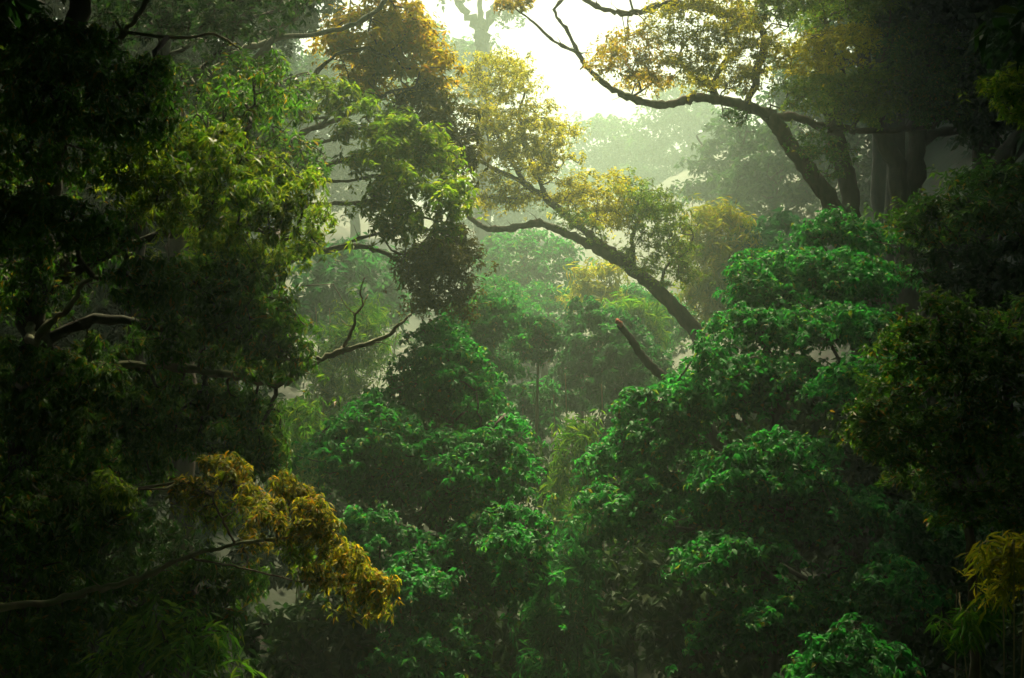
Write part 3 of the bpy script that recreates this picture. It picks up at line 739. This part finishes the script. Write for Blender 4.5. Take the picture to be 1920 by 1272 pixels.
fill = [(1330, 880, 34, 140, 'dim shrub behind the left end of the broadleaf tiers'), (1250, 1010, 33, 120, 'dim shrub between bottom bamboo and broadleaf tree'), (830, 880, 33, 150, 'dim shrub seen through the gaps of the emerald tree'), (960, 900, 37, 120, 'dim shrub behind the thin pale stem foot'), (560, 1010, 37, 150, 'dim shrub left of the emerald tree'), (700, 1200, 30, 170, 'dim shrub under the emerald tree'), (930, 1200, 29.5, 150, 'dim shrub right of the small bottom tree'),
        (1190, 1130, 30, 140, 'dim shrub left of the broadleaf tree foot'), (1400, 1180, 30, 190, 'dim shrub behind the broadleaf tree foot'), (1600, 1000, 36, 200, 'dim shrub in the dark behind the tiers'),
        (1650, 820, 37, 180, 'dim shrub behind the olive bushy tree'), (1830, 1170, 29, 190, 'black shrub at the lower right'), (1080, 1200, 31, 140, 'dim shrub behind the bottom bamboo'), (1500, 780, 36, 170, 'dim shrub high behind the broadleaf tiers'),
        (1380, 960, 36, 160, 'dim shrub deep among the broadleaf tiers'), (640, 860, 40, 150, 'dim shrub behind the feathery bamboo'), (120, 1180, 27, 190, 'black shrub low at the left edge')]
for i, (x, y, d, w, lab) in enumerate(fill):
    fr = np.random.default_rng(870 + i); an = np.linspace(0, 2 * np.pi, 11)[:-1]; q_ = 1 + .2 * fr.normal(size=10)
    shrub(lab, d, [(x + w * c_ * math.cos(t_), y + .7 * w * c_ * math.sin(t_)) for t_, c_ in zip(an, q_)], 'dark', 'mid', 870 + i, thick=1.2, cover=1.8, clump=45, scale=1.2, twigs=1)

# ------------------------------------------------------------------ emerald trees at the centre
gt = Tree('emerald_tree', 'broad emerald leaved tree at the centre of the hollow', 27.5, [(815, 1290), (825, 1000), (835, 850), (845, 780, 1.2), (850, 720, 2.0)], .20, .05, 'bark_dark', seed=901)
gt.limb([(828, 950), (740, 880), (660, 820)], .07, .02)
gt.limb([(828, 1000), (900, 960), (980, 980)], .07, .02)
gt.limb([(834, 850), (900, 800), (960, 820)], .05, .02)
el = big_leaf_mesh('emerald_leaf_blade', .15, .085, M['emerald'])
sk = dict(cover=3.0, clump=38, flat=.34, twigs=4, sag=.5, scale=.84, loose_f=.18)
gt.mass([(740, 680), (770, 620), (810, 590), (870, 615), (920, 680), (955, 760), (900, 790), (800, 780), (730, 740)], 1.3, 'broad', 'emerald', d=29.5, **sk)
gt.mass([(570, 840), (610, 790), (680, 730), (740, 740), (790, 790), (780, 880), (700, 930), (630, 920)], 1.3, 'broad', 'emerald', d=27.3, **sk)
gt.mass([(780, 800), (900, 790), (965, 770), (985, 850), (990, 910), (930, 960), (850, 1000), (780, 930)], 1.4, 'broad', 'emerald', d=27.3, **sk)
gt.mass([(850, 970), (960, 935), (1020, 965), (1036, 1020), (1020, 1105), (950, 1140), (890, 1100), (845, 1040)], 1.1, 'broad', 'emerald', d=25.3, **sk)
gt.mass([(640, 935), (720, 950), (850, 1010), (885, 1110), (820, 1165), (700, 1130), (640, 1050)], 1.2, 'broad', 'emerald', d=25.3, **sk)
g1 = Tree('emerald_tree', 'bright green tree top rising behind the central emerald tree', 39, [(885, 1000), (888, 800), (890, 600)], .18, .06, 'bark', seed=902)
g1.mass([(825, 640), (850, 565), (900, 535), (950, 565), (965, 610), (935, 660), (962, 710), (940, 770), (850, 760), (820, 700)], 1.4, 'broad', 'emerald', cover=4, clump=38, twigs=5, sag=.4)
g2 = Tree('emerald_tree', 'small emerald tree at the bottom edge below centre', 24, [(805, 1420), (808, 1330), (806, 1220)], .08, .03, 'bark_dark', seed=903)
g2.mass([(685, 1230), (700, 1190), (760, 1160), (860, 1150), (925, 1210), (925, 1300), (690, 1300)], .9, 'broad', 'emerald', cover=3, clump=40, twigs=5, sag=.5)

# ------------------------------------------------------------------ right hand broadleaf tree in tiers
q = Tree('broadleaf_tree', 'large emerald broadleaf tree in layered tiers on the right', 28, [(1450, 1400), (1445, 1000), (1450, 850), (1455, 780), (1465, 730)], .24, .05, 'bark_dark', seed=921)
q.limb([(1465, 740, .3), (1490, 650, 2), (1520, 560, 3.6), (1570, 470, 5)], .07, .025)
q.limb([(1490, 650, 2), (1580, 590, 2.6), (1660, 540, 3.2)], .05, .02)
q.limb([(1448, 900), (1350, 850), (1250, 780), (1180, 800)], .09, .02)
q.limb([(1448, 1000), (1340, 1000), (1220, 980)], .08, .02)
q.limb([(1455, 760), (1550, 720), (1650, 690)], .08, .02)
q.limb([(1445, 1050), (1560, 1100), (1680, 1080)], .08, .02)
sk = dict(cover=3.0, clump=44, flat=.26, twigs=4, sag=.5, scale=.84, loose_f=.16)
tiers = [
    ([(1370, 530), (1390, 472), (1480, 460), (1560, 455), (1690, 480), (1700, 545), (1600, 560), (1480, 570), (1390, 565)], 31, 70),
    ([(1480, 450), (1485, 405), (1545, 372), (1640, 400), (1700, 450), (1620, 460)], 33, 0),
    ([(1340, 590), (1360, 555), (1480, 570), (1600, 560), (1700, 570), (1690, 640), (1560, 650), (1420, 640), (1340, 630)], 29, 60),
    ([(1260, 700), (1310, 620), (1420, 640), (1520, 650), (1540, 720), (1440, 760), (1330, 780), (1260, 760)], 28, 60),
    ([(1530, 680), (1620, 640), (1740, 660), (1750, 730), (1640, 760), (1540, 770)], 27, 60),
    ([(1150, 790), (1180, 720), (1260, 700), (1330, 790), (1300, 860), (1210, 870), (1110, 900), (1100, 850)], 28, 60),
    ([(1100, 940), (1120, 890), (1210, 870), (1280, 880), (1260, 950), (1190, 1000), (1110, 1040), (1088, 1020)], 27, 60),
    ([(1290, 940), (1320, 850), (1420, 800), (1520, 790), (1580, 840), (1540, 920), (1420, 960), (1330, 990)], 26, 70),
    ([(1280, 1050), (1290, 990), (1350, 985), (1440, 960), (1520, 980), (1480, 1050), (1380, 1090), (1290, 1090)], 25, 60),
    ([(1480, 940), (1560, 890), (1640, 900), (1660, 960), (1580, 1010), (1500, 1000)], 26, 0),
    ([(1310, 1170), (1340, 1100), (1500, 1070), (1540, 1120), (1500, 1190), (1400, 1220), (1310, 1220)], 24.5, 0),
    ([(1530, 1080), (1640, 1020), (1720, 1040), (1750, 1110), (1660, 1160), (1560, 1150)], 25, 0),
]
q.d = 28
for pol, dd, nb in tiers:
    q.mass(pol, 1.2, 'broad', 'emerald', d=dd, big=nb // 2, bigmesh=el, **sk)
g3 = Tree('broadleaf_tree', 'small dark green broadleaf tree at the bottom right', 22, [(1600, 1450), (1602, 1350), (1600, 1230)], .08, .03, 'bark_dark', seed=931)
g3.mass([(1480, 1250), (1560, 1170), (1680, 1185), (1725, 1240), (1725, 1300), (1480, 1300)], .9, 'broad', 'emerald', cover=3, clump=40, twigs=5, sag=.5)
g4 = Tree('broadleaf_tree', 'dim broadleaf tree low on the right behind the tiers', 30, [(1760, 1300), (1765, 1150), (1760, 1020)], .12, .04, 'bark_dark', seed=932)
g4.mass([(1640, 960), (1740, 930), (1850, 960), (1870, 1040), (1760, 1090), (1650, 1060)], 1.2, 'broad', 'teal', cover=2.6, clump=44, sag=.5, flat=.4)

rs = Tree('small_leaved_tree', 'olive small leaved bushy tree at the right edge', 21, [(1830, 1450), (1825, 1100), (1800, 850), (1790, 640)], .12, .04, 'bark', seed=941)
sk = dict(cover=2.8, clump=40, flat=.7, twigs=7)
rs.mass([(1640, 640), (1700, 600), (1780, 538), (1850, 600), (1860, 690), (1760, 720), (1670, 720)], .9, 'small', 'olive', **sk)
rs.mass([(1600, 770), (1640, 715), (1760, 720), (1800, 800), (1770, 900), (1680, 930), (1605, 860)], .9, 'small', 'olive', **sk)
rs.mass([(1780, 720), (1860, 690), (1940, 640), (1960, 850), (1870, 930), (1780, 900)], .9, 'small', 'olive', **sk)
rs.mass([(1700, 930), (1780, 905), (1870, 930), (1950, 860), (1960, 1000), (1850, 1010), (1740, 990)], .9, 'small', 'olive', **{**sk, 'cover': 2.2})
rs.mass([(1850, 600), (1960, 540), (1970, 700), (1860, 690)], .8, 'small', 'olive', **sk)
s1 = Tree('small_leaved_tree', 'dark green bushy tree above the olive one at the right edge', 30, [(1900, 900), (1890, 700), (1870, 480)], .2, .06, 'bark_dark', seed=942)
s1.mass([(1680, 420), (1720, 385), (1780, 360), (1860, 310), (1960, 295), (1980, 440), (1850, 460), (1720, 460)], 1.2, 'midsmall', 'olive', cover=3.2, clump=44)
s1.mass([(1700, 460), (1850, 460), (1980, 440), (1980, 640), (1860, 640), (1760, 560)], 1.2, 'midsmall', 'dark', cover=3.2, clump=44)
s2 = Tree('small_leaved_tree', 'dim hanging leaf spray at the upper right edge', 22, [(2120, 1300), (2110, 800), (2060, 400), (2000, 180)], .2, .06, 'bark_dark', seed=943)
s2.mass([(1850, 170), (1880, 130), (1960, 110), (2020, 160), (1980, 250), (1890, 235)], .7, 'small', 'lime', cover=2.4, clump=34)
s2.mass([(1900, 60), (1950, -150), (2150, -300), (2400, -250), (2450, 50), (2300, 250), (2050, 120)], 2.5, 'coarse', 'dark', cover=3, clump=80, twigs=2)
bamboo('golden feathery bamboo at the lower right edge', 17, [(1830, 1060), (1860, 1010), (1940, 990), (1950, 1110), (1860, 1120)], 4, 'bamboo_gold', 951, cover=2.6, thick=.4, scale=.75, cane_r=.02)
bamboo('dark fan leaved bamboo at the bottom right', 18, [(1735, 1140), (1800, 1105), (1860, 1130), (1870, 1190), (1790, 1205)], 3, 'bamboo', 952, cover=1.6, thick=.4, scale=.9, cane_r=.02)

# ------------------------------------------------------------------ trees added around and behind the viewpoint to cast the deep shade
def canopy(name, label, group, lean, seed, sty='coarse', per=30, leaf_s=1.0):
    root = thing(name, label, 'tree', (0, 0, 0), group)
    r = np.random.default_rng(seed)
    b = Buf(); c = limb(b, [(0, 0, -.2), (.1 + lean * .05, .1, 5), (lean * .45, .1, 11), (lean, 0, 16)], .38, .12, 9, 6, .1, .06, r=r)
    emit('trunk', b, M['bark_dark'], root, True)
    n = 95
    C = r.normal(size=(n, 3)); C /= np.linalg.norm(C, axis=1)[:, None]
    C = C * (r.random(n) ** .42)[:, None] * [5.6, 5.6, 3.4] + [lean, 0, 13.5]
    wb = Buf()
    for p, rr in grow(c[-2:-1], C, r, tip=.02)[0]: tube(wb, p, rr, 5, 0, r)
    bo = emit('bough', wb, M['bark_dark'], root, True)
    pos = (C[:, None] + r.normal(size=(n, per, 3)) * [.8, .8, .5]).reshape(-1, 3)
    ax = r.normal(size=pos.shape) * .5; ax[:, 2] += 1
    lb = Buf(); scatter(lb, sty, pos, ax, leaf_s * (1.0 + .5 * r.random(len(pos))), r)
    emit('foliage', lb, M['dark'], bo, stuff=True)
    return root
def copy_tree(o, parent=None):
    c = o.copy(); COL.objects.link(c); c.parent = parent
    for ch in list(o.children): copy_tree(ch, c)
    return c
spots = [(-8, 6, 1.5), (8, 5, 1.5), (-1, -6, 1.4), (-12, -3, 1.3), (12, -4, 1.3), (-10, 16, 1.9), (10, 15, 1.9), (2, -16, 1.4),
         (-18, 8, 1.4), (19, 8, 1.4), (-17, 26, 1.7), (17.5, 26, 1.8), (-21, 38, 1.5), (23, 37, 1.5), (-12, -14, 1.4), (13, -15, 1.4)]
proto = canopy('shade_canopy_tree', 'unseen tall dark canopy tree added for shade beside the viewpoint', 'canopy trees added for shade around the viewpoint', 0, 61)  # out of view, added to keep light off the near mist
for i, (x, y, w) in enumerate(spots):
    c = proto if i == 0 else copy_tree(proto)
    gz = float(ground_z(x, y)); need = 14 + .241 * (y + 5 * w) + 1.0 if abs(x) < .364 * y + 6.8 * w else 0
    s = max(1.15, (need - gz) / 9.0)
    c.location = (x, y, gz - .05); c.scale = (w, w, s); c.rotation_euler = (0, 0, i * 2.4)
tall = [(14.5, 53, 'tall dark tree added for shade between the arching tree and twin trunks'), (21, 46, 'tall dark tree added for shade, crowding the twin trunks'), (28, 50, 'tall dark tree added for shade at the right bank edge'),
        (-13, 47, 'tall dark tree added for shade behind the glossy leaved tree'), (-20, 44, 'tall dark tree added for shade on the left bank edge'), (-13, 56, 'tall dark tree added for shade, rising behind the golden crowned tree'),
        (-15, 67, 'tall hazy tree added for shade deep behind the golden crowned tree'), (-20, 54, 'tall hazy tree added for shade behind the bare fanned branches'), (-17, 78, 'distant tall tree added for shade left of the forked tree'),
        (-27, 68, 'distant tall tree added for shade behind the left canopy'), (-24, 92, 'farthest tall tree added for shade on the left bank'), (17, 64, 'tall hazy tree added for shade behind the leaning dark trunk'),
        (24, 58, 'tall dim tree added for shade right of the twin trunks'), (22, 78, 'distant tall tree added for shade behind the slim dark trunk'), (32, 70, 'distant tall tree added for shade at the right edge'), (29, 92, 'farthest tall tree added for shade on the right bank')]
proto = canopy('tall_tree', 'tall tree', 'tall trees added on the banks for shade', 0, 63, 'far', 42, .72)  # added on both banks so the high crowns shade the mist
for i, (x, y, lab) in enumerate(tall):
    c = proto if i == 0 else copy_tree(proto)
    c['label'] = lab
    gz = float(ground_z(x, y)); w = 1.35 + .1 * (i % 3)
    c.location = (x, y, gz - .05); c.scale = (w, w, (14 + .241 * y - gz + 2) / 11.0); c.rotation_euler = (0, 0, i * 1.9 + .7)
bank = [(17.5, 30, 'low dark tree on the right bank beyond the frame edge'), (20, 24, 'low dark tree nearest the viewpoint on the right bank'), (24, 33, 'low dark tree high on the right bank'),
        (-17.5, 31, 'low dark tree on the left bank beyond the frame edge'), (-20, 25, 'low dark tree nearest the viewpoint on the left bank'), (-24, 34, 'low dark tree high on the left bank')]
for i, (x, y, lab) in enumerate(bank):
    c = copy_tree(proto); c['label'] = lab; c['group'] = 'low trees on the banks'
    c.location = (x, y, float(ground_z(x, y)) - .05); c.scale = (1.05, 1.05, .58); c.rotation_euler = (0, 0, i * 2.1)
lean_spots = [(-13.5, 20, 1.25, 0.0), (13.5, 20.5, 1.25, math.pi), (20.5, 35, 1.15, math.pi), (-10, 12, 1.2, 0.0), (10, 12, 1.2, math.pi)]
proto = canopy('overhead_shade_tree', 'unseen tall dark tree added to shade the hollow from above the view', 'unseen trees added leaning over the hollow for shade', 7, 62)  # crowns bent overhead out of view, added as a ceiling of shade
for i, (x, y, w, rz) in enumerate(lean_spots):
    c = proto if i == 0 else copy_tree(proto)
    gz = float(ground_z(x, y)); need = 14 + .241 * (y + 5.6 * w) + 1.0
    c.location = (x, y, gz - .05); c.scale = (w, w, (need - gz) / 9.3); c.rotation_euler = (0, 0, rz)

# ------------------------------------------------------------------ mist
hz, nt, out = new_mat('mist')
pv = nt.nodes.new('ShaderNodeVolumePrincipled')
pv.inputs['Color'].default_value = (.66, .95, .76, 1)
pv.inputs['Density'].default_value = HAZE_DENSITY
pv.inputs['Anisotropy'].default_value = HAZE_ANISO
nt.links.new(pv.outputs[0], out.inputs['Volume'])
hz.cycles.homogeneous_volume = True
x0, x1, y0, y1, z0, z1 = -205, 205, -75, 305, -4, 66
hb = Buf()
hb.add([(x0, y0, z0), (x1, y0, z0), (x1, y1, z0), (x0, y1, z0), (x0, y0, z1), (x1, y0, z1), (x1, y1, z1), (x0, y1, z1)],
       np.array([(0, 3, 2, 1), (4, 5, 6, 7), (0, 1, 5, 4), (1, 2, 6, 5), (2, 3, 7, 6), (3, 0, 4, 7)]))
ho = link('haze', hb.mesh('haze', hz)); ho['kind'] = 'stuff'
print('TRIANGLES', TRI[0])
